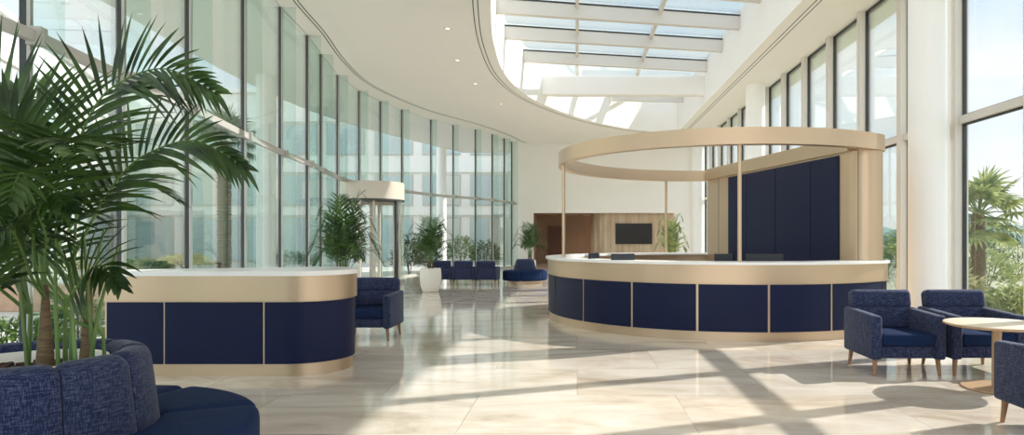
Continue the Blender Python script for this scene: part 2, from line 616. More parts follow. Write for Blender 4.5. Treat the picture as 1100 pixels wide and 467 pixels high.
# ------------------------------------------------------------------ left curtain wall, bay by bay
wn = 0
for i in range(len(GL) - 1):
    a, b = Vector(GL[i]), Vector(GL[i + 1])
    t = (b - a).normalized()
    n = Vector((t.y, -t.x))                     # towards the room
    wn += 1
    root = bpy.data.objects.new('window_%d' % wn, None)
    COL.objects.link(root)
    root.location = (a.x, a.y, 0)
    root['kind'] = 'structure'
    A = Vector((0, 0))
    Bv = b - a
    Ln = Bv.length

    def q(s, d):                                # s along, d into the room
        return (t.x * s + n.x * d, t.y * s + n.y * d)
    low = i in DOOR_BAYS
    zlo = ZT if low else 0.02
    bm = bmesh.new()
    z = zlo
    for (z0, z1) in ((zlo + 0.05, ZT - 0.02), (ZT + 0.06, ZC)):
        if z1 - z0 > 0.3:
            prism(bm, [q(0.03, -0.012), q(0.03, 0.012), q(Ln - 0.03, 0.012), q(Ln - 0.03, -0.012)], z0, z1)
    obj('pane', bm, 'glass', root)
    bm = bmesh.new()
    prism(bm, [q(-0.016, -0.05), q(-0.016, 0.012), q(0.016, 0.012), q(0.016, -0.05)], ZT if i == 13 else 0, ZC)
    obj('mullion', bm, 'dark', root)
    bm = bmesh.new()
    prism(bm, [q(-0.022, 0.012), q(-0.022, 0.04), q(0.022, 0.04), q(0.022, 0.012)], ZT if i == 13 else 0, ZC)
    obj('mullion_cap', bm, 'mullion', root)
    bm = bmesh.new()
    prism(bm, [q(-0.008, 0.04), q(-0.008, 0.3), q(0.008, 0.3), q(0.008, 0.04)], ZT if i == 13 else 0.01, ZC - 0.005)
    obj('glass_fin', bm, 'fin', root)
    bm = bmesh.new()
    prism(bm, [q(0.03, 0.03), q(0.03, 0.1), q(Ln - 0.03, 0.1), q(Ln - 0.03, 0.03)], ZT - 0.03, ZT + 0.07)
    obj('transom', bm, 'mullion', root)
    bm = bmesh.new()
    prism(bm, [q(-0.05, 0.02), q(-0.05, 0.14), q(0.05, 0.14), q(0.05, 0.02)], ZT - 0.06, ZT + 0.1)
    obj('bracket', bm, 'mullion', root)
    if not low:
        bm = bmesh.new()
        prism(bm, [q(0.03, -0.05), q(0.03, 0.05), q(Ln - 0.03, 0.05), q(Ln - 0.03, -0.05)], 0, 0.06)
        obj('sill', bm, 'mullion', root)

# ------------------------------------------------------------------ right window wall
my = [8.75 + 1.75 * k for k in range(-7, 15)]
ZTR = 3.33
bm = bmesh.new()
box(bm, XR - 0.02, XR + 0.3, -3.0, YB, 0, 0.1)
struct('baseboard_right', bm, 'frame', 'low beige sill under the right window wall', 'baseboard')
for k, y in enumerate(my):
    if k == len(my) - 1:
        break
    wn += 1
    root = bpy.data.objects.new('window_%d' % wn, None)
    COL.objects.link(root)
    root.location = (XR, y, 0)
    root['kind'] = 'structure'
    y1 = my[k + 1] - y
    bm = bmesh.new()
    box(bm, 0.04, 0.26, -0.075, 0.075, 0.1, ZC)
    obj('mullion', bm, 'frame', root)
    bm = bmesh.new()
    for z0, z1 in ((0.1, ZTR - .06), (ZTR + .06, ZC - 0.02)):
        box(bm, 0.16, 0.22, 0.075, 0.1, z0, z1)
        box(bm, 0.16, 0.22, y1 - 0.1, y1 - 0.075, z0, z1)
        box(bm, 0.16, 0.22, 0.1, y1 - 0.1, z0, z0 + 0.025)
        box(bm, 0.16, 0.22, 0.1, y1 - 0.1, z1 - 0.025, z1)
    obj('window_frame', bm, 'dark', root)
    bm = bmesh.new()
    box(bm, 0.1, 0.24, 0.075, y1 - 0.075, ZTR - .06, ZTR + .06)
    obj('transom', bm, 'frame', root)
    bm = bmesh.new()
    for z0, z1 in ((0.125, ZTR - .085), (ZTR + .085, ZC - 0.045)):
        box(bm, 0.18, 0.2, 0.1, y1 - 0.1, z0, z1)
    obj('pane', bm, 'glass_r', root)
bm = bmesh.new()
box(bm, XR - 0.04, XR + 0.26, my[-1], YB, 0.1, ZC)
struct('wall_right', bm, 'white', 'short white wall at the far end of the right window wall', 'wall')

for lab, y in (('round white column nearest, standing behind the armchairs', 10.5), ('round white column further back, showing above the ring canopy', 20.7), ('round white column at the far end of the window wall', 30.6)):
    bm = bmesh.new()
    lathe(bm, [(0.3, 0), (0.3, ZC)], (5.66, y, 0), 40)
    struct('column', bm, 'column', lab, 'column', smooth=True)

# ------------------------------------------------------------------ back wall, corridor, soffit
OX0, OX1, OZ = -2.25, 5.0, 2.75
bm = bmesh.new()
box(bm, -3.35, OX0, YB, YB + 0.3, 0, ZC)
box(bm, OX0, OX1, YB, YB + 0.3, OZ, ZC)
box(bm, OX1, XR + 0.3, YB, YB + 0.3, 0, ZC)
box(bm, OX0, OX1, YB - 0.05, YB, OZ, 4.05)
struct('wall_back', bm, 'white', 'tall white back wall above the corridor opening', 'wall')
bm = bmesh.new()
P = [(0.75, YB + 2.6), (0.8, YB + 1.3), (0.92, YB + 0.85), (1.2, YB + 0.58), (1.6, YB + 0.45), (OX1 + .1, YB + 0.45)]
ribbon(bm, P, offset(P, -0.2), 0, OZ)
struct('wall_travertine', bm, 'trav', 'travertine clad wall under the soffit carrying the screen', 'wall')
bm = bmesh.new()
box(bm, OX0 - .3, 0.9, YB + 4.4, YB + 4.6, 0, OZ)
box(bm, OX0 - .3, OX0 - 0.1, YB + 0.3, YB + 4.4, 0, OZ)
struct('wall_corridor', bm, 'corr', 'brown wall at the end of the corridor', 'wall')
bm = bmesh.new()
box(bm, OX0 - .3, OX1 + .1, YB + 0.3, YB + 4.6, OZ, OZ + 0.2)
struct('ceiling_corridor', bm, 'corr', 'low corridor ceiling behind the back wall', 'ceiling')
bm = bmesh.new()
box(bm, -1.7, -0.75, YB + 4.3, YB + 4.4, 0, 2.15)
struct('door_1', bm, 'door', 'dark brown door at the end of the corridor', 'door')
bm = bmesh.new()
box(bm, 0.1, 0.3, YB + 2.4, YB + 2.6, 0, OZ)
struct('column', bm, 'corr', 'slim square brown pillar inside the corridor', 'column')

tv = thing('tv_screen', 'wide black wall screen on the travertine wall', 'screen', (2.95, YB + 0.42, 1.2))
bm = bmesh.new()
box(bm, -.95, .95, -0.05, 0.03, -.05, 1.02, 0.01)
obj('bezel', bm, 'black', tv)
bm = bmesh.new()
box(bm, -.92, .92, -0.056, -0.05, -.01, 0.99)
obj('screen', bm, 'screen', tv)

# ------------------------------------------------------------------ recessed downlights
for k, (x, y, lab) in enumerate([(-3.0, 15.1, 'recessed ceiling downlight nearest, left of the skylight rim'), (-3.27, 17.8, 'second recessed ceiling downlight from the front, left of the skylight'),
                                 (-3.2, 20.5, 'third recessed ceiling downlight from the front, left of the skylight'), (-2.75, 23.6, 'recessed ceiling downlight furthest back beside the skylight')]):
    t = thing('downlight', lab, 'ceiling light', (x, y, ZC), 0, 'recessed ceiling downlights')
    bm = bmesh.new()
    lathe(bm, [(0.055, -0.002), (0.085, -0.008), (0.09, 0.0)], (0, 0, 0), 20, capb=False, capt=False)
    obj('ring', bm, 'frame', t, True)
    bm = bmesh.new()
    lathe(bm, [(0.0, -0.003), (0.055, -0.003)], (0, 0, 0), 20, capb=False, capt=False)
    obj('lens', bm, 'lamp', t)
t = thing('downlight', 'small lit downlight in the corridor ceiling', 'ceiling light', (-0.75, YB + 1.4, OZ))
bm = bmesh.new()
lathe(bm, [(0.0, -0.004), (0.09, -0.004)], (0, 0, 0), 20, capb=False, capt=False)
obj('lens', bm, 'lamp', t)
bm = bmesh.new()
lathe(bm, [(0.09, -0.004), (0.12, -0.008), (0.125, 0)], (0, 0, 0), 20, capb=False, capt=False)
obj('ring', bm, 'frame', t)


# ------------------------------------------------------------------ left reception desk
def left_desk():
    Y0 = 6.76
    root = thing('reception_desk', 'straight navy and champagne reception desk with rounded end, beside the glass wall', 'reception desk', (-3.7, Y0, 0))

    def plan(d, dl=0):
        c, r = (-3.05 + 3.7, 0.55), 0.55 + d
        P = [(-4.92 + 3.7 - dl, -d), (c[0] - 0.7, -d)]
        P += arc(c, r, -90, 90, 28)
        P += [(-4.92 + 3.7 - dl, 0.36 + d * 0.6)]
        return P
    for name, d, z0, z1, mt in (('kick_base', -0.045, 0, 0.118, 'gold'), ('fascia', 0.0, 0.79, 1.05, 'gold'), ('countertop', 0.02, 1.05, 1.1, 'counter')):
        bm = bmesh.new()
        prism(bm, plan(d), z0, z1)
        obj(name, bm, mt, root, True, 30)
    bm = bmesh.new()
    prism(bm, plan(-0.03), 0.118, 0.79)
    obj('carcass', bm, 'gold', root, True, 30)
    # navy panels wrap the carcass: front, then the rounded end
    A = plan(-0.023)[:-1]
    # resample the outline
    pts = [Vector(p) for p in A]
    cum = [0]
    for i in range(1, len(pts)):
        cum.append(cum[-1] + (pts[i] - pts[i - 1]).length)

    def sample(s):
        for i in range(1, len(pts)):
            if s <= cum[i] + 1e-9:
                u = (s - cum[i - 1]) / (cum[i] - cum[i - 1])
                return pts[i - 1].lerp(pts[i], u)
        return pts[-1]
    wpx = lambda px: (px - VX) / F * Y0 + 4.92
    cuts = [0.012, wpx(174.5), wpx(282), cum[-1] - 0.03]
    for a, b in zip(cuts, cuts[1:]):
        n = max(2, int((b - a) / 0.05))
        path = [tuple(sample(a + 0.01 + (b - a - 0.02) * k / n)) for k in range(n + 1)]
        bm = bmesh.new()
        ribbon(bm, path, offset(path, -0.028), 0.132, 0.776)
        obj('panel', bm, 'navy', root, True, 30)


left_desk()

# ------------------------------------------------------------------ round reception desk with the ring canopy
K = Vector((4.42, 10.055))
CH = Vector((-0.235, 0.972))                    # direction of the rear wall
NR = Vector((0.972, 0.235))


def dshape(C, R, rot_n=60):
    """open outline: end fillet, big arc, back fillet (clockwise seen from above)"""
    C = Vector(C)
    kc = K - C
    rk = R - kc.length
    a0 = math.degrees(math.atan2(kc.y, kc.x))
    bq = 2 * kc.dot(CH)
    s = -bq
    KB = K + CH * s
    a1 = math.degrees(math.atan2((KB - C).y, (KB - C).x)) - 360
    base = math.degrees(math.atan2(NR.y, NR.x))
    P1 = arc(K, rk, base, a0, 14)
    P2 = arc(C, R, a0, a1, rot_n)[1:]
    P3 = arc(KB, rk, a1 + 360, base, 10)[1:]
    return P1, P2, P3, rk, KB


dC, dR = (2.6, 12.2), 3.15
desk = thing('reception_desk', 'large round navy and champagne reception desk under the ring canopy', 'reception desk', (dC[0], dC[1], 0))
DL = Matrix.Translation((-dC[0], -dC[1], 0))


def desk_part(name, d_out, thick, z0, z1, mt, sub=None, parent=None):
    P1, P2, P3, rk, KB = dshape(dC, dR, 90)
    P = P1 + P2
    # radial offset keeps the curve exact
    C = Vector(dC)
    def off(d):
        o = []
        for p in P1:
            v = (Vector(p) - K).normalized()
            o.append(tuple(K + v * (rk + d)))
        for p in P2:
            v = (Vector(p) - C).normalized()
            o.append(tuple(C + v * (dR + d)))
        return o
    A = off(d_out)
    B = []
    n1 = len(P1)
    for i, p in enumerate(A):
        th = thick
        if thick > 0.1:
            lim = 0.06
            if i >= n1:
                lim = 0.06 + (i - n1 + 1) * 0.11
            th = min(thick, lim)
        c, r = (K, rk) if i < n1 else (C, dR)
        v = (Vector(p) - c).normalized()
        B.append(tuple(c + v * (r + d_out - th)))
    if sub:
        a, b = sub
        A, B = A[a:b], B[a:b]
    bm = bmesh.new()
    ribbon(bm, A, B, z0, z1)
    bmesh.ops.transform(bm, matrix=DL, verts=bm.verts)
    return obj(name, bm, mt, parent or desk, True, 30)


desk_part('kick_base', -0.04, 0.04, 0, 0.118, 'gold')
desk_part('carcass', -0.022, 0.035, 0.118, 0.808, 'gold')
desk_part('fascia', 0.0, 0.05, 0.808, 1.07, 'gold')
desk_part('countertop', 0.035, 0.5, 1.07, 1.11, 'counter')

# navy panels between gold strips, cut where the photograph shows the strips
C2v = Vector(dC)


def hit(px):
    d = Vector(((px - VX) / F, 1.0))
    aa = d.dot(d)
    bb = -2 * d.dot(C2v)
    cc = C2v.dot(C2v) - dR * dR
    y = (-bb - math.sqrt(max(0, bb * bb - 4 * aa * cc))) / (2 * aa)
    p = d * y - C2v
    return math.degrees(math.atan2(p.y, p.x))


angs = [hit(px) for px in (894.5, 826.5, 748.8, 678, 625.5)]
step = angs[2] - angs[3]
a = angs[-1]
kc = K - C2v
a_start = math.degrees(math.atan2(kc.y, kc.x))
while a - step > -275:
    a -= step if a < 0 else 0
    angs.append(a)
    if len(angs) > 25:
        break
angs = [v if v < 0 else v - 360 for v in angs]
angs = sorted(set(round(v, 3) for v in angs), reverse=True)
bounds = [a_start + 0.0] + [v for v in angs if v < a_start - 1] 


def arc_panel(a0, a1):
    n = max(4, int(abs(a1 - a0) / 2))
    m = 0.3
    A = [(dR - 0.015) for _ in range(n + 1)]
    pa = arc((0, 0), dR - 0.015, a0 - m, a1 + m, n)
    pb = arc((0, 0), dR - 0.03, a0 - m, a1 + m, n)
    bm = bmesh.new()
    ribbon(bm, pa, pb, 0.132, 0.795)
    obj('panel', bm, 'navy', desk, True, 30)


for a0, a1 in zip(bounds, bounds[1:]):
    arc_panel(a0, a1)
# narrow panel turning round the corner
P1, P2, P3, rk, KB = dshape(dC, dR)
kl = K - C2v
base = math.degrees(math.atan2(NR.y, NR.x))
bm = bmesh.new()
ribbon(bm, arc(kl, rk - 0.015, base, a_start + 2, 12), arc(kl, rk - 0.03, base, a_start + 2, 12), 0.132, 0.795)
obj('panel', bm, 'navy', desk, True, 30)
# inner work surface
bm = bmesh.new()
ribbon(bm, arc((0, 0), dR - 0.09, -80, -262, 60), arc((0, 0), dR - 0.85, -80, -262, 60), 0.71, 0.75)
obj('work_surface', bm, 'counter', desk, True, 30)
for ang in (-84, -130, -175, -215, -255):
    bm = bmesh.new()
    c = math.cos(math.radians(ang)); s = math.sin(math.radians(ang))
    Mx = Matrix.Rotation(math.radians(ang), 4, 'Z')
    box(bm, dR - 0.8, dR - 0.1, -0.02, 0.02, 0, 0.71, 0, 2, Mx)
    obj('support', bm, 'gold', desk)

# ring canopy and rear wall
rC, rR = (2.7, 12.2), 3.05
can = thing('ring_canopy', 'champagne metal ring canopy with navy panelled rear wall rising over the round desk', 'canopy', (rC[0], rC[1], 0))
RL = Matrix.Translation((-rC[0], -rC[1], 0))
P1, P2, P3, rk2, KB2 = dshape(rC, rR, 110)
outer = P1 + P2 + P3
crv = Vector(rC)
inner = []
TH = 0.15
for p in P1:
    v = (Vector(p) - K).normalized()
    inner.append(tuple(K + v * (rk2 - TH)))
for p in P2:
    v = (Vector(p) - crv).normalized()
    inner.append(tuple(crv + v * (rR - TH)))
for p in P3:
    v = (Vector(p) - KB2).normalized()
    inner.append(tuple(KB2 + v * (rk2 - TH)))
bm = bmesh.new()
ribbon(bm, outer, inner, 2.77, 3.01, True)
bmesh.ops.transform(bm, matrix=RL, verts=bm.verts)
obj('ring', bm, 'gold', can, True, 30)
# straight inner band over the panelled wall + soffit between the two bands
ir = rk2 - 0.0
lf = lambda s, d: (K + CH * s - NR * d)
S1 = (KB2 - K).length
bm = bmesh.new()
prism(bm, [tuple(lf(-0.05, rk2 - 0.16)), tuple(lf(S1, rk2 - 0.16)), tuple(lf(S1, rk2 + 0.02)), tuple(lf(-0.05, rk2 + 0.02))][::-1], 2.77, 3.008)
bmesh.ops.transform(bm, matrix=RL, verts=bm.verts)
obj('inner_band', bm, 'gold', can)
# wall core (capsule) with the round end
cr = rk2 - 0.03
bm = bmesh.new()
cap = []
b0 = math.degrees(math.atan2(NR.y, NR.x))
cap = arc(K, cr, b0, b0 - 180, 24) + arc(KB2, cr, b0 - 180, b0 - 360, 24)
prism(bm, cap, 0.0, 2.77)
bmesh.ops.transform(bm, matrix=RL, verts=bm.verts)
obj('rear_wall', bm, 'gold', can, True, 30)


def on_face(px):
    """distance along the wall face seen at picture column px"""
    k = (px - VX) / F
    o = K - NR * cr
    # o + CH*s : x = k*y
    return (k * o.y - o.x) / (CH.x - k * CH.y)


cut = [on_face(px) for px in (902, 872, 834, 802.5, 783)]
for s0, s1 in zip(cut, cut[1:]):
    bm = bmesh.new()
    g = 0.008
    prism(bm, [tuple(lf(s0 + g, cr + 0.022)), tuple(lf(s0 + g, cr)), tuple(lf(s1 - g, cr)), tuple(lf(s1 - g, cr + 0.022))], 0.9, 2.735)
    bmesh.ops.transform(bm, matrix=RL, verts=bm.verts)
    obj('panel', bm, 'navy', can)
for s in (on_face(922), on_face(772)):
    bm = bmesh.new()
    prism(bm, [tuple(lf(s - .006, cr + 0.003)), tuple(lf(s - .006, cr)), tuple(lf(s + .006, cr)), tuple(lf(s + .006, cr + 0.003))], 0.8, 2.765)
    bmesh.ops.transform(bm, matrix=RL, verts=bm.verts)
    obj('seam', bm, 'dark', can)
for px, back in ((794.5, False), (605.5, None), (715.5, True)):
    rp_ = rR - TH / 2
    if back is None:
        p = crv + Vector((math.cos(math.radians(180)), math.sin(math.radians(180)))) * rp_
        d = (605.5 - VX) / F
    d = Vector(((px - VX) / F, 1.0))
    aa, bb, cc = d.dot(d), -2 * d.dot(crv), crv.dot(crv) - rp_ ** 2
    disc = math.sqrt(max(0, bb * bb - 4 * aa * cc))
    y = (-bb + disc) / (2 * aa) if back else (-bb - disc) / (2 * aa)
    p = d * y
    bm = bmesh.new()
    lathe(bm, [(0.05, 1.11), (0.05, 1.118), (0.03, 1.122), (0.03, 2.77)], (p.x - rC[0], p.y - rC[1], 0), 16)
    obj('pole', bm, 'gold', can, True, 40)


# monitors behind the counter
def monitor(px, py, ang, w, lab, z=0.75):
    Y = py
    x = (px - VX) / F * Y
    t = thing('monitor', lab, 'monitor', (x, Y, z), ang, 'monitors behind the round desk')
    bm = bmesh.new()
    box(bm, -w / 2, w / 2, -0.02, 0.02, 0.12, 0.46, 0.008)
    obj('housing', bm, 'black', t)
    bm = bmesh.new()
    box(bm, -w / 2 + .012, w / 2 - .012, 0.02, 0.024, 0.135, 0.448)
    obj('screen', bm, 'screen', t)
    bm = bmesh.new()
    box(bm, -.03, .03, -.035, -0.02, 0.01, 0.3)
    box(bm, -.11, .11, -.11, .09, 0, 0.012, 0.004)
    obj('stand', bm, 'black', t)


monitor(669, 9.95, 0.1, 0.36, 'dark monitor on the round desk, second from its left end')
monitor(638, 10.7, 1.1, 0.34, 'narrow angled monitor nearest the left end of the round desk')
monitor(821, 9.75, -0.05, 0.55, 'wide dark monitor right of the front canopy pole')
monitor(777, 9.75, 0.12, 0.28, 'small dark monitor just left of the front canopy pole')


# ------------------------------------------------------------------ armchairs
def make_armchair(name, lab, loc, rz, group):
    """faces -Y; front edge at y=0"""
    t = thing(name, lab, 'armchair', loc, rz, group)
    W, D = 0.775, 0.76
    for s in (-1, 1):
        bm = bmesh.new()
        # arm slab with gently sloping top
        vs = box(bm, s * W / 2 - (0.11 if s > 0 else 0), s * W / 2 + (0.11 if s < 0 else 0), 0.0, D - 0.02, 0.175, 0.635, 0.03, 3)
        for v in bm.verts:
            if v.co.z > 0.5:
                v.co.z += 0.03 * (v.co.y / D)
        obj('armrest', bm, 'fabric', t, True, 50)
    bm = bmesh.new()
    box(bm, -W / 2 + 0.112, W / 2 - 0.112, 0.025, 0.62, 0.19, 0.315, 0.015, 2)
    obj('seat_base', bm, 'fabric', t, True, 50)
    bm = bmesh.new()
    vs = box(bm, -W / 2 + 0.113, W / 2 - 0.113, 0.0, 0.6, 0.318, 0.44, 0.03, 4)
    for v in bm.verts:
        if v.co.z > 0.4:
            k = max(0, 1 - (v.co.x / 0.28) ** 2)
            v.co.z += 0.018 * k
    obj('seat_cushion', bm, 'seat', t, True, 60)
    # back: two padded rolls with a seam, raked
    bm = bmesh.new()
    R = Matrix.Translation((0, 0.56, 0.44)) @ Matrix.Rotation(-0.17, 4, 'X')
    wb = W - 0.13
    box(bm, -wb / 2 + .02, wb / 2 - .02, -0.02, 0.15, 0.0, 0.235, 0.03, 4, R)
    box(bm, -wb / 2 - .01, wb / 2 + .01, -0.025, 0.16, 0.215, 0.43, 0.055, 6, R)
    obj('backrest', bm, 'fabric', t, True, 60)
    bm = bmesh.new()
    box(bm, -W / 2 + 0.112, W / 2 - 0.112, 0.63, 0.75, 0.19, 0.55, 0.02, 2)
    obj('back_panel', bm, 'fabric', t, True, 50)
    for sx in (-1, 1):
        for y in (0.07, 0.66):
            bm = bmesh.new()
            x = sx * (W / 2 - 0.06)
            lathe(bm, [(0.016, 0), (0.026, 0.178)], (0, 0, 0), 14)
            sh = Matrix.Identity(4)
            for v in bm.verts:
                k = 1 - v.co.z / 0.178
                v.co.x += x + sx * 0.015 * k
                v.co.y += y + (-0.015 if y < .3 else 0.02) * k
            obj('leg', bm, 'wood', t, True, 40)
    return t


ch0 = make_armchair('armchair', 'navy tweed armchair with oak legs, left of the pair facing the round table', (3.45, 6.76, 0), 0.0, 'navy armchairs')
dup(ch0, (4.3, 6.78, 0), 0.0, 'navy tweed armchair behind the round table, its seat partly hidden by the tabletop')
dup(ch0, (3.68, 5.17, 0), PI, 'navy armchair cut off by the picture edge, turned towards the round table')
dup(ch0, (-3.0, 9.1, 0), 0.0, 'navy armchair standing just behind the rounded end of the straight desk')
for (px, Y, rz, lab) in ((475, 20.5, PI + 0.06, 'navy armchair seen from behind, closest to the white pot'), (499.5, 20.4, PI, 'middle one of three navy armchairs in a row seen from behind'),
                         (524.5, 20.35, PI - 0.06, 'navy armchair seen from behind, next to the far round island sofa')):
    dup(ch0, ((px - VX) / F * Y, Y + .3, 0), rz, lab, None, 0.88)

# round side table
t = thing('side_table', 'round pale oak pedestal table in front of the armchairs', 'table', (4.03, 6.26, 0))
bm = bmesh.new()
lathe(bm, [(0, 0.6), (0.43, 0.6), (0.456, 0.612), (0.456, 0.624), (0.45, 0.628), (0, 0.628)], (0, 0, 0), 56)
for f in bm.faces:
    f.material_index = 0 if f.calc_center_median().z > 0.6275 else 1
obj('tabletop', bm, ['tabletop', 'tableedge'], t, True, 35)
bm = bmesh.new()
lathe(bm, [(0.042, 0.016), (0.042, 0.6)], (0, 0, 0), 24)
obj('pedestal', bm, 'tableedge', t, True, 40)
bm = bmesh.new()
lathe(bm, [(0.3, 0.0), (0.31, 0.006), (0.30, 0.016), (0, 0.02)], (0, 0, 0), 48)
obj('base', bm, 'tableedge', t, True, 40)


# ------------------------------------------------------------------ island sofas
def wedge(bm, prof, a0, a1, n=10, rnd=0.0):
    """closed profile (r,z) swept from a0 to a1, ends pinched a little so that neighbours show a seam"""
    k = len(prof)
    cr_ = sum(p[0] for p in prof) / k
    cz_ = sum(p[1] for p in prof) / k
    rings = []
    ns = n
    for i in range(ns + 1):
        u = i / ns
        e = min(u, 1 - u) * abs(a1 - a0) * cr_
        sh = 1.0
        if rnd > 0 and e < rnd:
            q_ = 1 - e / rnd
            sh = 1 - 0.10 * q_ ** 2.5
        a = a0 + (a1 - a0) * u
        rings.append([bm.verts.new(((cr_ + (r - cr_) * sh) * math.cos(a), (cr_ + (r - cr_) * sh) * math.sin(a), cz_ + (z - cz_) * sh)) for r, z in prof])
    for A, B in zip(rings, rings[1:]):
        for j in range(k):
            bm.faces.new((A[j], A[(j + 1) % k], B[(j + 1) % k], B[j]))
    bm.faces.new(rings[0])
    bm.faces.new(rings[-1][::-1])


def rounded(pts, r, seg=5):
    out = []
    n = len(pts)
    for i in range(n):
        p, a, b = Vector(pts[i]), Vector(pts[i - 1]), Vector(pts[(i + 1) % n])
        d1, d2 = (a - p), (b - p)
        rr = min(r, d1.length * .45, d2.length * .45)
        p1, p2 = p + d1.normalized() * rr, p + d2.normalized() * rr
        for k in range(seg + 1):
            u = k / seg
            out.append(tuple((1 - u) ** 2 * p1 + 2 * u * (1 - u) * p + u * u * p2))
    return out


def island(lab, loc, rot, nb, ns, rs, rb_out, rb_in, ztop, zseat, hollow=True, brot=0.0):
    t = thing('island_sofa', lab, 'sofa', loc, rot)
    bm = bmesh.new()
    lathe(bm, [(rs - 0.16, 0.0), (rs - 0.16, 0.1)], (0, 0, 0), 48)
    lathe(bm, [(rb_in + .02, 0.1), (rb_in + .02, 0.11)], (0, 0, 0), 48) if hollow else None
    obj('plinth', bm, 'gold', t, True, 40)
    sp = rounded([(rb_out - 0.03, 0.1), (rs, 0.1), (rs, zseat), (rb_out - 0.03, zseat + 0.01)], 0.07)
    for k in range(ns):
        bm = bmesh.new()
        g = 0.004
        wedge(bm, sp, 2 * PI * k / ns + g, 2 * PI * (k + 1) / ns - g, 14, 0.03)
        obj('seat', bm, 'seat', t, True, 50)
    bp_ = rounded([(rb_out, zseat - 0.1), (rb_out - 0.06, ztop), (rb_in, ztop), (rb_in, zseat - 0.1)] if hollow else [(rb_out, zseat - 0.1), (rb_out - .12, ztop), (0.02, ztop), (0.02, zseat - 0.1)], 0.07)
    for k in range(nb):
        bm = bmesh.new()
        g = 0.006
        wedge(bm, bp_, brot + 2 * PI * k / nb + g, brot + 2 * PI * (k + 1) / nb - g, 14, 0.06)
        obj('backrest', bm, 'fabric', t, True, 50)
    return t


IC = (-2.86, 3.36)
island('round navy island sofa in the foreground, wrapped around the tall palm', (IC[0], IC[1], 0), math.radians(-12), 10, 8, 1.1, 0.61, 0.4, 0.85, 0.45, True, math.radians(-23))
island('far round navy island sofa in front of the corridor opening', (-1.68, 21.0, 0), 0.4, 4, 6, 0.72, 0.4, 0.1, 0.78, 0.42, False)


# ------------------------------------------------------------------ palms
def blade(bm, base, d, side, up, length, width, droop, seg=4, fold=0.35):
    """one leaflet: a folded strap that bends down along its length"""
    p = base.copy()
    d = d.normalized()
    L, C_, R_ = [], [], []
    for i in range(seg + 1):
        u = i / seg
        w = width * (0.35 + 0.65 * min(1, u * 4)) * (1 - u ** 2.2) * 0.5
        s = side
        f = up * (w * fold)
        C_.append(bm.verts.new(p))
        L.append(bm.verts.new(p + s * w + f))
        R_.append(bm.verts.new(p - s * w + f))
        d = (d + Vector((0, 0, -droop / seg))).normalized()
        p = p + d * (length / seg)
    for i in range(seg):
        bm.faces.new((L[i], C_[i], C_[i + 1], L[i + 1]))
        bm.faces.new((C_[i], R_[i], R_[i + 1], C_[i + 1]))


def frond(pts, rnd, nl=22, llen=0.42, lw=0.034, start=0.35, normal=None, droop=0.7, rad=0.011, spread=1.0, seg=4, asym=False):
    bm = bmesh.new()
    path = catmull(pts, 8)
    n = len(path)
    tube(bm, path, [rad * (1 - 0.8 * i / (n - 1)) for i in range(n)], 5)
    for f in bm.faces:
        f.material_index = 1
    cum = [0]
    for i in range(1, n):
        cum.append(cum[-1] + (path[i] - path[i - 1]).length)
    T = cum[-1]

    def samp(s):
        for i in range(1, n):
            if s <= cum[i] + 1e-9:
                u = (s - cum[i - 1]) / (cum[i] - cum[i - 1])
                return path[i - 1].lerp(path[i], u), (path[min(i + 1, n - 1)] - path[max(i - 2, 0)]).normalized()
        return path[-1], (path[-1] - path[-2]).normalized()
    nf0 = len(bm.faces)
    for k in range(nl):
        u = k / (nl - 1)
        p, t = samp(T * (start + (0.995 - start) * u))
        nrm = Vector(normal) if normal else Vector((0, 0, 1))
        side = t.cross(nrm)
        if side.length < 0.05:
            side = t.cross(Vector((1, 0.3, 0)))
        side.normalize()
        up = side.cross(t).normalized()
        ln = llen * (0.55 + 0.45 * math.sin(PI * min(1, 0.18 + u * 0.95))) * (1 - 0.45 * u ** 3)
        ang = (1.15 - 0.75 * u) * spread
        for sg in (-1, 1):
            an, lk, wk, dk = ang, 1.0, 1.0, 1.0
            if asym and sg > 0:                 # the shaded side sweeps forward along the rachis
                an, lk, wk, dk = ang * 0.6, 1.3, 0.75, 1.7
            elif asym:
                lk = 0.7
            d = side * sg * math.sin(an) + t * math.cos(an) + up * 0.22
            d += Vector((rnd.uniform(-.07, .07), rnd.uniform(-.07, .07), rnd.uniform(-.07, .07)))
            d.normalize()
            ws = d.cross(up)
            ws.normalize()
            blade(bm, p, d, ws, up, ln * lk * rnd.uniform(.9, 1.06), lw * wk * rnd.uniform(.85, 1.1), droop * dk * rnd.uniform(.6, 1.3), seg)
    for f in bm.faces:
        pass
    return bm


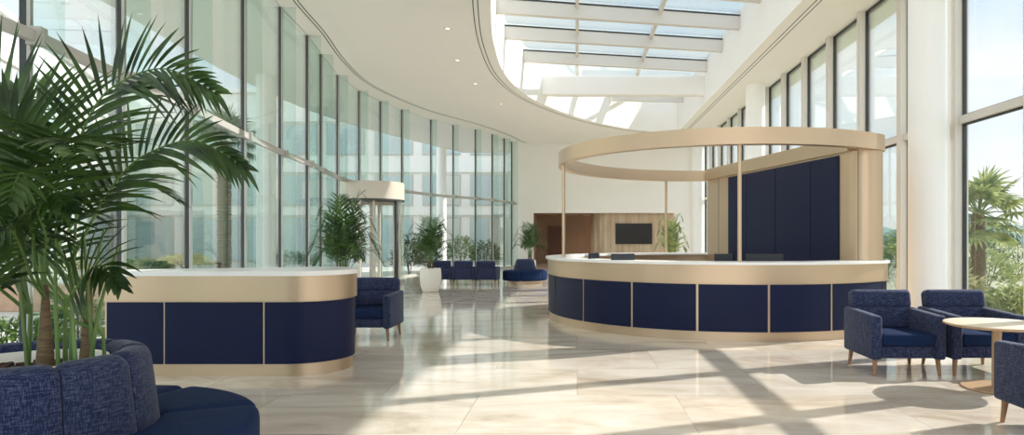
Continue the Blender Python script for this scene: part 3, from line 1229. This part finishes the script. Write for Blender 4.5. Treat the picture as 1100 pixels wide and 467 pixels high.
def big_palm():
    t = thing('potted_palm', 'tall kentia palm in the foreground, growing from the middle of the island sofa', 'palm', (IC[0], IC[1], 0))
    L = Matrix.Translation((-IC[0], -IC[1], 0))
    bm = bmesh.new()
    lathe(bm, [(0.3, 0.115), (0.33, 0.6), (0.345, 0.77), (0.365, 0.79), (0.365, 0.81), (0.33, 0.812), (0.315, 0.79), (0.31, 0.7)], (0, 0, 0), 48, capt=False)
    obj('planter', bm, 'pot', t, True, 40)
    bm = bmesh.new()
    r_ = random.Random(3)
    lathe(bm, [(0.312, 0.745), (0.2, 0.757), (0.1, 0.763), (0, 0.765)], (0, 0, 0), 36, capb=False)
    for k in range(120):
        a, r = r_.uniform(0, 2 * PI), 0.29 * math.sqrt(r_.random())
        Mx = Matrix.Translation((r * math.cos(a), r * math.sin(a), 0.762)) @ Matrix.Rotation(r_.uniform(0, 3), 4, 'Z') @ Matrix.Rotation(r_.uniform(-.5, .5), 4, 'X')
        box(bm, -.018, .018, -.01, .01, -.006, .008, 0, 1, Mx)
    obj('soil', bm, 'soil', t)
    rnd = random.Random(11)
    bases = [at(49, 388, 3.38), at(93, 388, 3.42), at(70, 384, 3.5), at(113, 386, 3.44), at(30, 388, 3.4), at(82, 384, 3.24)]
    tops = []
    for k, b in enumerate(bases):
        b.z = 0.76
        h = (0.46, 0.5, 0.4, 0.22, 0.36, 0.38)[k]
        r0 = (0.042, 0.038, 0.013, 0.011, 0.012, 0.011)[k]
        top = b + Vector((rnd.uniform(-.02, .02), rnd.uniform(-.02, .02), h))
        bm = bmesh.new()
        N_ = 14
        tube(bm, [b + Vector((0, 0, -0.02)) + (top - b) * (i / N_) for i in range(N_ + 1)], [r0 * (1 - (0.72 if k < 2 else 0.3) * (i / N_)) * (1.0 + (0.07 if i % 2 and k < 2 else 0)) for i in range(N_ + 1)], 10)
        bmesh.ops.transform(bm, matrix=L, verts=bm.verts)
        obj('stem', bm, 'trunk' if k < 2 else 'petiole', t, True, 60)
        tops.append((b, top))
    for k, (a_, b_2) in enumerate([((30, 388, 3.36), (14, 236, 3.3)), ((57, 388, 3.42), (36, 232, 3.38)), ((76, 386, 3.4), (82, 228, 3.36)), ((86, 386, 3.45), (112, 246, 3.42)),
                                   ((63, 388, 3.3), (60, 240, 3.2)), ((101, 388, 3.4), (90, 250, 3.3)), ((40, 386, 3.5), (52, 236, 3.6)), ((96, 387, 3.36), (128, 262, 3.3))]):
        p, q_ = at(*a_), at(*b_2)
        p.z = 0.75
        c_ = p.lerp(q_, .5) + Vector((p.x - q_.x, 0, 0)) * .12
        bm = bmesh.new()
        tube(bm, catmull([p, c_, q_], 6), [0.0105 - 0.0004 * i for i in range(13)], 6)
        bmesh.ops.transform(bm, matrix=L, verts=bm.verts)
        obj('petiole', bm, 'petiole', t, True, 60)
    FR = []
    # (stem, picture waypoints with depths, leaflet length, leaflets, normal, droop)
    def W(*w):
        return [at(a_, b_2, c_ - 0.32) for a_, b_2, c_ in w]
    FR.append((1, W((62, 262, 3.75), (72, 190, 3.7), (100, 118, 3.65), (130, 88, 3.6), (178, 74, 3.5), (232, 100, 3.4)), 0.42, 26, (0.25, -0.9, 0.3), 0.55))
    FR.append((3, W((75, 300, 3.6), (100, 235, 3.55), (135, 183, 3.5), (170, 160, 3.45), (212, 152, 3.4), (262, 180, 3.35)), 0.36, 24, (0.25, -0.85, 0.45), 0.6))
    FR.append((0, W((40, 260, 3.7), (22, 190, 3.75), (5, 130, 3.8), (-30, 90, 3.85), (-90, 75, 3.9)), 0.42, 24, (-0.2, -0.9, 0.4), 0.5))
    FR.append((0, W((48, 250, 3.9), (62, 170, 4.0), (60, 130, 4.1), (40, 105, 4.25), (0, 95, 4.5)), 0.40, 22, (0.3, -0.8, 0.5), 0.6))
    FR.append((2, W((30, 270, 4.0), (10, 200, 4.2), (-15, 150, 4.5), (-60, 130, 4.8)), 0.4, 22, None, 0.7))
    FR.append((1, W((52, 280, 3.7), (58, 220, 3.6), (66, 175, 3.4), (72, 150, 3.15), (82, 165, 2.85)), 0.36, 22, None, 0.8))
    FR.append((3, W((70, 335, 3.62), (85, 305, 3.55), (97, 290, 3.5), (112, 286, 3.45), (128, 306, 3.4)), 0.24, 15, (0.3, -0.7, 0.6), 1.2))
    FR.append((0, W((38, 290, 3.6), (35, 240, 3.45), (30, 200, 3.2), (22, 185, 3.0), (10, 215, 2.8)), 0.36, 20, None, 0.8))
    FR.append((4, W((20, 310, 3.7), (0, 270, 3.65), (-25, 240, 3.6), (-60, 235, 3.5)), 0.36, 18, (0, -0.6, 0.8), 0.8))
    FR.append((1, W((60, 280, 3.9), (85, 230, 4.1), (110, 205, 4.35), (150, 195, 4.6), (190, 215, 4.8)), 0.32, 20, None, 0.8))
    FR.append((4, W((25, 280, 3.7), (38, 220, 3.6), (28, 175, 3.55), (15, 130, 3.5), (-15, 100, 3.45)), 0.40, 22, (0.2, -0.9, 0.3), 0.7))
    FR.append((2, W((45, 300, 3.95), (58, 255, 4.1), (80, 225, 4.2), (105, 235, 4.3)), 0.34, 16, None, 0.9))
    FR.append((0, W((35, 300, 3.55), (22, 265, 3.4), (8, 245, 3.3), (-12, 262, 3.15)), 0.34, 16, (0, -0.7, 0.7), 0.9))
    FR.append((3, W((55, 300, 3.6), (50, 255, 3.5), (40, 222, 3.4), (52, 205, 3.3), (75, 225, 3.2)), 0.32, 18, (0.1, -0.8, 0.6), 0.9))
    FR.append((2, W((30, 300, 4.0), (15, 262, 4.05), (-5, 232, 4.1), (-30, 220, 4.15)), 0.34, 16, (0, -0.8, 0.6), 0.8))
    FR.append((4, W((10, 330, 3.7), (0, 310, 3.6), (-12, 302, 3.5), (-30, 325, 3.4)), 0.26, 12, None, 1.0))
    for n_, (si, pts, ll, nl, nrm, dr) in enumerate(FR):
        b, top = tops[si]
        p0 = b.lerp(top, .8)
        pts = [p for p in pts if p.z > p0.z + 0.04]
        if nrm is None:
            nl = int(nl * .85)
        bm = frond([p0] + pts, rnd, int(nl * 1.08), ll * 1.28, 0.036, 0.42, nrm, dr * 0.55, 0.0105, .95, 5, n_ in (0, 1))
        bmesh.ops.transform(bm, matrix=L, verts=bm.verts)
        obj('frond', bm, ['palm', 'petiole'], t, True, 60)


big_palm()


def potted(lab, loc, h, spread, pot_r, pot_h, seed, nf=14, ll=0.3, mt='palm2', lw=0.035):
    t = thing('potted_palm', lab, 'palm', loc, 0, 'potted palms')
    bm = bmesh.new()
    lathe(bm, [(pot_r * .66, 0), (pot_r * .74, 0.02), (pot_r * .93, pot_h * .3), (pot_r, pot_h * .62), (pot_r * .97, pot_h * .88), (pot_r * .92, pot_h), (pot_r * .84, pot_h), (pot_r * .86, pot_h - .06)], (0, 0, 0), 36, capt=False)
    obj('pot', bm, 'pot', t, True, 50)
    bm = bmesh.new()
    lathe(bm, [(pot_r * .86, pot_h - .06), (0, pot_h - .04)], (0, 0, 0), 24, capb=False)
    obj('soil', bm, 'soil', t)
    rnd = random.Random(seed)
    for k in range(3):
        a = k * 2.1 + rnd.random()
        bm = bmesh.new()
        x, y = 0.05 * math.cos(a), 0.05 * math.sin(a)
        tube(bm, [(x, y, pot_h - .06), (x * 1.2, y * 1.2, pot_h + 0.2)], [0.03, 0.02], 7)
        obj('stem', bm, 'trunk', t, True, 60)
    for k in range(nf):
        a = 2 * PI * k * 0.381966 + rnd.uniform(-.3, .3)
        lvl = k / (nf - 1)
        top = h * (0.6 + 0.44 * (1 - lvl)) - pot_h
        rr = spread * (0.55 + 0.5 * lvl) * rnd.uniform(.85, 1.1)
        c, s = math.cos(a), math.sin(a)
        p = [(0.04 * c, 0.04 * s, pot_h + 0.12), (0.2 * rr * c, 0.2 * rr * s, pot_h + top * .5), (0.5 * rr * c, 0.5 * rr * s, pot_h + top * .86), (0.8 * rr * c, 0.8 * rr * s, pot_h + top * (.98 - .1 * lvl)), (1.05 * rr * c, 1.05 * rr * s, pot_h + top * (.88 - .3 * lvl))]
        bm = frond([Vector(q_) for q_ in p], rnd, 17, ll * 1.1, lw * .85, 0.34, None, 0.45, 0.008, .95, 3)
        obj('frond', bm, [mt, 'petiole'], t, True, 60)
    return t


potted('feathery palm behind the rounded end of the straight desk, before the revolving door', (-3.95, 11.0, 0), 2.15, 0.66, 0.26, 0.6, 5, 22, 0.34, 'palm2', .036)
potted('potted palm in a rounded white pot by the glass wall, left of the far armchairs', (-3.96, 17.6, 0), 2.0, 0.74, 0.29, 0.64, 8, 18, 0.34)
potted('potted palm beside the corridor opening behind the far island sofa', (-1.85, 25.5, 0), 2.05, 0.72, 0.24, 0.6, 21, 18, 0.34)
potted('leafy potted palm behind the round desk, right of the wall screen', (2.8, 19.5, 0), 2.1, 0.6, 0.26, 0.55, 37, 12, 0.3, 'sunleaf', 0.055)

# ------------------------------------------------------------------ revolving door
DC = Vector((-6.5, 20.7))
rd = thing('revolving_door', 'beige drum revolving door set into the curved glass wall', 'revolving door', (DC.x, DC.y, 0))
R0 = 0.98
bm = bmesh.new()
lathe(bm, [(R0, 2.66), (R0, 3.18), (R0 - .02, 3.2), (0, 3.2)], (0, 0, 0), 48, capb=True)
obj('drum', bm, 'drum', rd, True, 30)
bm = bmesh.new()
lathe(bm, [(R0 + .012, 2.62), (R0 + .012, 2.66)], (0, 0, 0), 48)
obj('drum_edge', bm, 'dark', rd, True, 30)
for a0, a1 in ((-150, -95), (-25, 60), (95, 170)):
    pa = arc((0, 0), R0 - 0.02, a0, a1, 14)
    bm = bmesh.new()
    ribbon(bm, pa, offset(pa, 0.015), 0.1, 2.62)
    obj('curved_glass', bm, 'glass', rd, True)
    bm = bmesh.new()
    ribbon(bm, arc((0, 0), R0, a0, a1, 14), arc((0, 0), R0 - 0.06, a0, a1, 14), 0, 0.1)
    obj('base_rail', bm, 'mullion', rd, True)
for a in (-150, -95, -25, 60, 95, 170):
    bm = bmesh.new()
    Mx = Matrix.Rotation(math.radians(a), 4, 'Z')
    box(bm, R0 - 0.07, R0 + 0.02, -0.04, 0.04, 0, 2.63, 0, 2, Mx)
    obj('post', bm, 'drum' if a != -25 else 'dark', rd)
for a in (20, 110, 200, 290):
    Mx = Matrix.Rotation(math.radians(a), 4, 'Z')
    bm = bmesh.new()
    box(bm, 0.03, 0.09, -0.02, 0.02, 0.03, 2.6, 0, 2, Mx)
    box(bm, 0.8, 0.87, -0.02, 0.02, 0.03, 2.6, 0, 2, Mx)
    box(bm, 0.09, 0.8, -0.02, 0.02, 0.03, 0.12, 0, 2, Mx)
    box(bm, 0.09, 0.8, -0.02, 0.02, 2.5, 2.6, 0, 2, Mx)
    w = obj('wing', bm, 'drum', rd)
    bm = bmesh.new()
    box(bm, 0.09, 0.8, -0.006, 0.006, 0.12, 2.5, 0, 2, Mx)
    obj('wing_glass', bm, 'glass', w)

# ------------------------------------------------------------------ outdoors
bm = bmesh.new()
box(bm, -120, -3.3, -60, 120, -0.4, -0.16)
struct('ground_courtyard', bm, 'paving', 'pale paved courtyard outside the curved glass wall', 'ground')
bm = bmesh.new()
box(bm, XR + 0.3, 140, -60, 160, -0.5, -0.2)
struct('ground_garden', bm, 'lawn', 'green garden ground outside the right window wall', 'ground')
bm = bmesh.new()
box(bm, XR + 0.3, XR + 0.85, -3.0, YB + 0.3, ZC, ZC + 0.4)
struct('roof_overhang', bm, 'white', 'narrow roof overhang outside the right window wall', 'roof')
# deep eave beyond the curved glass
ev = catmull([(-8.6, -3.0), (-9.0, 3), (-9.4, 8), (-9.7, 13), (-10.1, 17), (-10.3, 20.5), (-10.2, 24.6), (-9.6, 28), (-8.7, 31), (-7.6, 34), (-6.5, 37)], 4)
bm = bmesh.new()
pts = [(v[0], v[1]) for v in ev] + [(-3.4, 37.0)] + [(p[0] - 0.12, p[1]) for p in EDGE[::-1]]
prism(bm, pts, ZC, ZC + 0.5)
struct('roof_overhang', bm, 'white', 'deep white roof overhang outside the curved glass wall', 'roof')
for (px, Y, lab) in ((286, 19.5, 'round white outdoor column under the roof overhang'), (474, 35.0, 'round white outdoor column far behind the curved glass')):
    bm = bmesh.new()
    lathe(bm, [(0.27, -0.16), (0.27, ZC)], ((px - VX) / F * Y, Y, 0), 32)
    struct('column', bm, 'column', lab, 'column', smooth=True)


def building(name, lab, org, ux, n_out, length, floors, fh, bays, depth, seed):
    """facade runs from org along ux, windows face n_out"""
    t = thing(name, lab, 'building', (org[0], org[1], -0.16))
    ux, n = Vector(ux), Vector(n_out)
    q_ = lambda s, d: (ux.x * s + n.x * d, ux.y * s + n.y * d)

    def blk(s0, s1, d0, d1, z0, z1, nm, mt, par=t):
        bm = bmesh.new()
        prism(bm, [q_(s0, d0), q_(s1, d0), q_(s1, d1), q_(s0, d1)], z0, z1)
        return obj(nm, bm, mt, par)
    hh = floors * fh + 1.2
    blk(0, length, -depth, 0, 0, hh, 'wall', 'facade')
    blk(-.2, length + .2, -depth - .2, 0.25, hh, hh + 0.25, 'roof', 'facade')
    rnd = random.Random(seed)
    bw = length / bays
    for f in range(floors):
        z0, z1 = 0.5 + f * fh, 0.5 + f * fh + fh * 0.62
        if f == 0:
            z0, z1 = 0.15, 2.9
        blk(0, length, 0, 0.12, z1 + 0.12, z1 + 0.3, 'ledge', 'facade')
        for k in range(bays):
            s0, s1 = k * bw + bw * .1, (k + 1) * bw - bw * .1
            w = blk(s0, s1, 0.0, 0.06, z0, z1, 'window', 'mullion')
            blk(s0 + .08, (s0 + s1) / 2 - .03, 0.06, 0.075, z0 + .08, z1 - .08, 'pane', 'winglass', w)
            blk((s0 + s1) / 2 + .03, s1 - .08, 0.06, 0.075, z0 + .08, z1 - .08, 'pane', 'winglass' if rnd.random() > .35 else 'blind', w)
    return t


building('office_building', 'white office wing across the courtyard facing the lobby', (-42, 40, 0), (1, 0), (0, -1), 41, 3, 3.1, 14, 8, 4)
building('office_building', 'white office wing along the left side of the courtyard', (-28.2, 39.2, 0), (0.3665, -0.9304), (0.9304, 0.3665), 33, 3, 3.1, 12, 8, 9)


def shrub(name, lab, loc, rx, ry, h, n, seed, mt='shrub', leaf=0.09, group=None):
    t = thing(name, lab, 'shrub', loc, 0, group)
    rnd = random.Random(seed)
    bm = bmesh.new()
    for k in range(n):
        a, ph = rnd.uniform(0, 2 * PI), math.acos(rnd.uniform(-0.3, 1))
        r = rnd.uniform(.55, 1.0)
        p = Vector((rx * r * math.sin(ph) * math.cos(a), ry * r * math.sin(ph) * math.sin(a), max(0.05, h * (0.35 + 0.6 * r * math.cos(ph)))))
        d = Vector((math.cos(a) * .6 + rnd.uniform(-.5, .5), math.sin(a) * .6 + rnd.uniform(-.5, .5), rnd.uniform(.1, 1))).normalized()
        s = d.cross(Vector((rnd.uniform(-1, 1), rnd.uniform(-1, 1), rnd.uniform(-1, 1)))).normalized()
        blade(bm, p, d, s, d.cross(s), leaf * rnd.uniform(.8, 1.8), leaf * .5, 0.5, 2)
    obj('foliage', bm, mt, t)
    bm = bmesh.new()
    for k in range(5):
        a = rnd.uniform(0, 6.28)
        tube(bm, [(0.05 * math.cos(a), .05 * math.sin(a), 0), (rx * .5 * math.cos(a), ry * .5 * math.sin(a), h * .7)], [0.02, 0.008], 5)
    obj('stem', bm, 'trunk', t)
    return t


def fan_palm(lab, loc, th, r, seed, mt='shrub', nf=22, trunk_r=0.16):
    t = thing('palm_tree', lab, 'palm tree', loc)
    rnd = random.Random(seed)
    bm = bmesh.new()
    prof = [(trunk_r * 1.25, 0)]
    k = 0
    z = 0.1
    while z < th:
        prof += [(trunk_r * rnd.uniform(.95, 1.1), z), (trunk_r * rnd.uniform(.82, .92), z + .05)]
        z += 0.12
    prof.append((trunk_r * .6, th + 0.1))
    lathe(bm, prof, (0, 0, 0), 14)
    obj('trunk', bm, 'trunk', t, True, 60)
    for k in range(nf):
        a = k * 2.39996
        el = math.radians(80 - 120 * (k / nf))
        d = Vector((math.cos(a) * math.cos(el), math.sin(a) * math.cos(el), math.sin(el)))
        p0 = Vector((0, 0, th))
        p1 = p0 + d * r * .55 + Vector((0, 0, -0.05))
        bm = bmesh.new()
        tube(bm, [p0, p0.lerp(p1, .5) + Vector((0, 0, .05)), p1], [0.02, .015, .01], 5)
        for f in bm.faces:
            f.material_index = 1
        side = d.cross(Vector((0, 0, 1)))
        side = side.normalized() if side.length > 0.05 else Vector((1, 0, 0))
        up = side.cross(d).normalized()
        for j in range(19):
            th_ = math.radians(-125 + 250 * j / 18)
            dd = d * math.cos(th_) + side * math.sin(th_)
            blade(bm, p1, dd, dd.cross(up).normalized(), up, r * .5 * rnd.uniform(.85, 1.1), r * .085, 0.55, 3)
        obj('frond', bm, [mt, 'petiole'], t)
    return t


# courtyard plants
fan_palm('rough palm tree trunk in the courtyard, seen between glass fins', ((241 - VX) / F * 24, 24, -0.16), 5.1, 1.5, 3, 'hedge', 20, 0.24)
gr = 0
for k, (px, Y, rx, h, mt, lab) in enumerate([
        (15, 7.6, .5, .75, 'shrub', 'low green shrub outside the glass behind the foreground palm'),
        (86, 8.9, .45, .85, 'shrub', 'green shrub outside the glass beside the left end of the straight desk'),
        (120, 21, 1.0, .8, 'tan', 'dry yellow grasses in the courtyard bed, furthest left'),
        (60, 25, 1.1, 1.0, 'shrub', 'bushy courtyard shrub in front of the left office wing'),
        (155, 27, 1.1, .8, 'shrub', 'spiky green courtyard shrub left of the palm trunk'),
        (200, 33, 1.3, .9, 'tan', 'pale grasses right before the far office windows'),
        (306, 34, 1.4, 1.0, 'hedge', 'dark courtyard shrub right of the outdoor column'),
        (440, 28.5, .8, 1.9, 'hedge', 'tall dark hedge plant right of the revolving door'),
        (459, 32, .7, 1.7, 'hedge', 'dark hedge plant outside, above the rounded white pot'),
        (496, 38, .9, 1.9, 'shrub', 'green garden shrub outside behind the far armchairs'),
        (522, 36.8, .9, 1.6, 'hedge', 'dark garden shrub outside near the end of the glass wall')]):
    shrub('shrub', lab, ((px - VX) / F * Y, Y, -0.16), rx, rx, h, 900 if Y > 10 else 700, 50 + k, mt, 0.13 if Y > 10 else 0.09)
bm = bmesh.new()
box(bm, -13.2, -8.4, 14.2, 14.6, -0.16, 0.42, 0.02)
tag(obj('planter_wall', bm, 'terra'), 'low terracotta planter wall in the courtyard behind the foreground palm', 'planter')

# garden plants on the right
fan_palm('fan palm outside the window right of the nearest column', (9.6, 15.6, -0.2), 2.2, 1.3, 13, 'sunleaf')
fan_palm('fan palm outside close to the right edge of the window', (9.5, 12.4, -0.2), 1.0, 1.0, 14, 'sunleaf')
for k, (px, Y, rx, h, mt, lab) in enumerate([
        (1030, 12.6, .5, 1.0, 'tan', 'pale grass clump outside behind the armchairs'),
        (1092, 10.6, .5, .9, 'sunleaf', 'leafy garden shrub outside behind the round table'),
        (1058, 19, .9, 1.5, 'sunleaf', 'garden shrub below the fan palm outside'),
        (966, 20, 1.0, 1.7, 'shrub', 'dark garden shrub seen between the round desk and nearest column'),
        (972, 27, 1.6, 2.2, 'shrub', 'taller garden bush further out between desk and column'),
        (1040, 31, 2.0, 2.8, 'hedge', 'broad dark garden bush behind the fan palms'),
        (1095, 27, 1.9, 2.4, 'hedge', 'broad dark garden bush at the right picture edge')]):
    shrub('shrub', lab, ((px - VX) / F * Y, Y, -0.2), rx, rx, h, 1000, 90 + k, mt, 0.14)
bm = bmesh.new()
rnd = random.Random(2)
prev = None
rows = []
for i in range(60):
    y = 40 + i * 5
    rows.append([bm.verts.new((120 + d, y, z)) for d, z in ((0, -0.5), (15, 8 + 4 * math.sin(i * .35) + rnd.uniform(-.6, .6)), (60, -0.5))])
for a_, b_2 in zip(rows, rows[1:]):
    for k in range(2):
        bm.faces.new((a_[k], a_[k + 1], b_2[k + 1], b_2[k]))
struct('hills', bm, 'hill', 'hazy low hills on the horizon beyond the garden', 'hills')

# ------------------------------------------------------------------ sky and sun
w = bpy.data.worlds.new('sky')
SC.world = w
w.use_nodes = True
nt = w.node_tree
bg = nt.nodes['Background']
tc = nt.nodes.new('ShaderNodeTexCoord')
sx = nt.nodes.new('ShaderNodeSeparateXYZ')
nt.links.new(tc.outputs['Generated'], sx.inputs[0])
rp = nt.nodes.new('ShaderNodeValToRGB')
rp.color_ramp.elements[0].position = 0.0
rp.color_ramp.elements[0].color = (0.93, 0.965, 1.0, 1)
rp.color_ramp.elements[1].position = 0.55
rp.color_ramp.elements[1].color = (0.52, 0.72, 0.95, 1)
nt.links.new(sx.outputs['Z'], rp.inputs['Fac'])
mp = nt.nodes.new('ShaderNodeMapping')
mp.inputs['Scale'].default_value = (2.2, 2.2, 5)
nz = nt.nodes.new('ShaderNodeTexNoise')
nz.inputs['Scale'].default_value = 1.6
nz.inputs['Detail'].default_value = 7
nt.links.new(tc.outputs['Generated'], mp.inputs['Vector'])
nt.links.new(mp.outputs['Vector'], nz.inputs['Vector'])
cr2 = nt.nodes.new('ShaderNodeValToRGB')
cr2.color_ramp.elements[0].position = 0.42
cr2.color_ramp.elements[1].position = 0.66
nt.links.new(nz.outputs['Fac'], cr2.inputs['Fac'])
mx = nt.nodes.new('ShaderNodeMix')
mx.data_type = 'RGBA'
mx.inputs['B'].default_value = (0.98, 0.98, 0.98, 1)
nt.links.new(cr2.outputs['Color'], mx.inputs['Factor'])
nt.links.new(rp.outputs['Color'], mx.inputs['A'])
nt.links.new(mx.outputs['Result'], bg.inputs['Color'])
# sky strength boosted behind the camera (-Y), added as fill for the interior
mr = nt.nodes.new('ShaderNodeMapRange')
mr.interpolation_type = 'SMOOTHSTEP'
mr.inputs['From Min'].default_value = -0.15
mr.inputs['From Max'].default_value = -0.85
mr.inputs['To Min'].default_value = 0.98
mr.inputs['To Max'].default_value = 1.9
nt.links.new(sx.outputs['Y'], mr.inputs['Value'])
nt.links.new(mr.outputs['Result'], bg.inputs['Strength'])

sl = bpy.data.lights.new('sun', 'SUN')
sl.energy = 5.6
sl.angle = math.radians(0.6)
sl.color = (1.0, 0.965, 0.92)
so = bpy.data.objects.new('sun', sl)
COL.objects.link(so)
sd = Vector((0.85, 0.33, 0.63)).normalized()     # towards the sun
so.rotation_euler = sd.to_track_quat('Z', 'Y').to_euler()
so.location = (40, 15, 30)

# the ceiling's downlights and the corridor lamp
def spot(name, loc, e, size=2.4, col=(1, 0.9, 0.76), r=0.08):
    l = bpy.data.lights.new(name, 'SPOT')
    l.energy = e
    l.spot_size = size
    l.spot_blend = 1.0
    l.color = col
    l.shadow_soft_size = r
    o = bpy.data.objects.new(name, l)
    COL.objects.link(o)
    o.location = loc
    return o


for x, y in ((-3.0, 15.1), (-3.27, 17.8), (-3.2, 20.5), (-2.75, 23.6)):
    spot('downlight_lamp', (x, y, ZC - 0.05), 60)
spot('corridor_lamp', (-0.75, YB + 1.4, OZ - 0.05), 60)

# ------------------------------------------------------------------ camera
cd = bpy.data.cameras.new('camera')
cam = bpy.data.objects.new('camera', cd)
COL.objects.link(cam)
cam.location = (0, 0, H)
cam.rotation_euler = (PI / 2, 0, 0)
cd.sensor_fit = 'HORIZONTAL'
cd.sensor_width = 36.0
cd.lens = F / 1100 * 36.0
cd.shift_x = -(VX - 550) / 1100
cd.shift_y = (HY - 233.5) / 1100
cd.clip_start = 0.05
cd.clip_end = 600
SC.camera = cam

SC.view_settings.view_transform = 'Standard'
SC.view_settings.look = 'None'
SC.view_settings.gamma = 1
SC.view_settings.use_curve_mapping = False
SC.view_settings.exposure = 0.22
cy = SC.cycles
cy.use_denoising = True
cy.max_bounces = 12
cy.diffuse_bounces = 6
cy.glossy_bounces = 5
cy.transparent_max_bounces = 32
cy.sample_clamp_indirect = 6
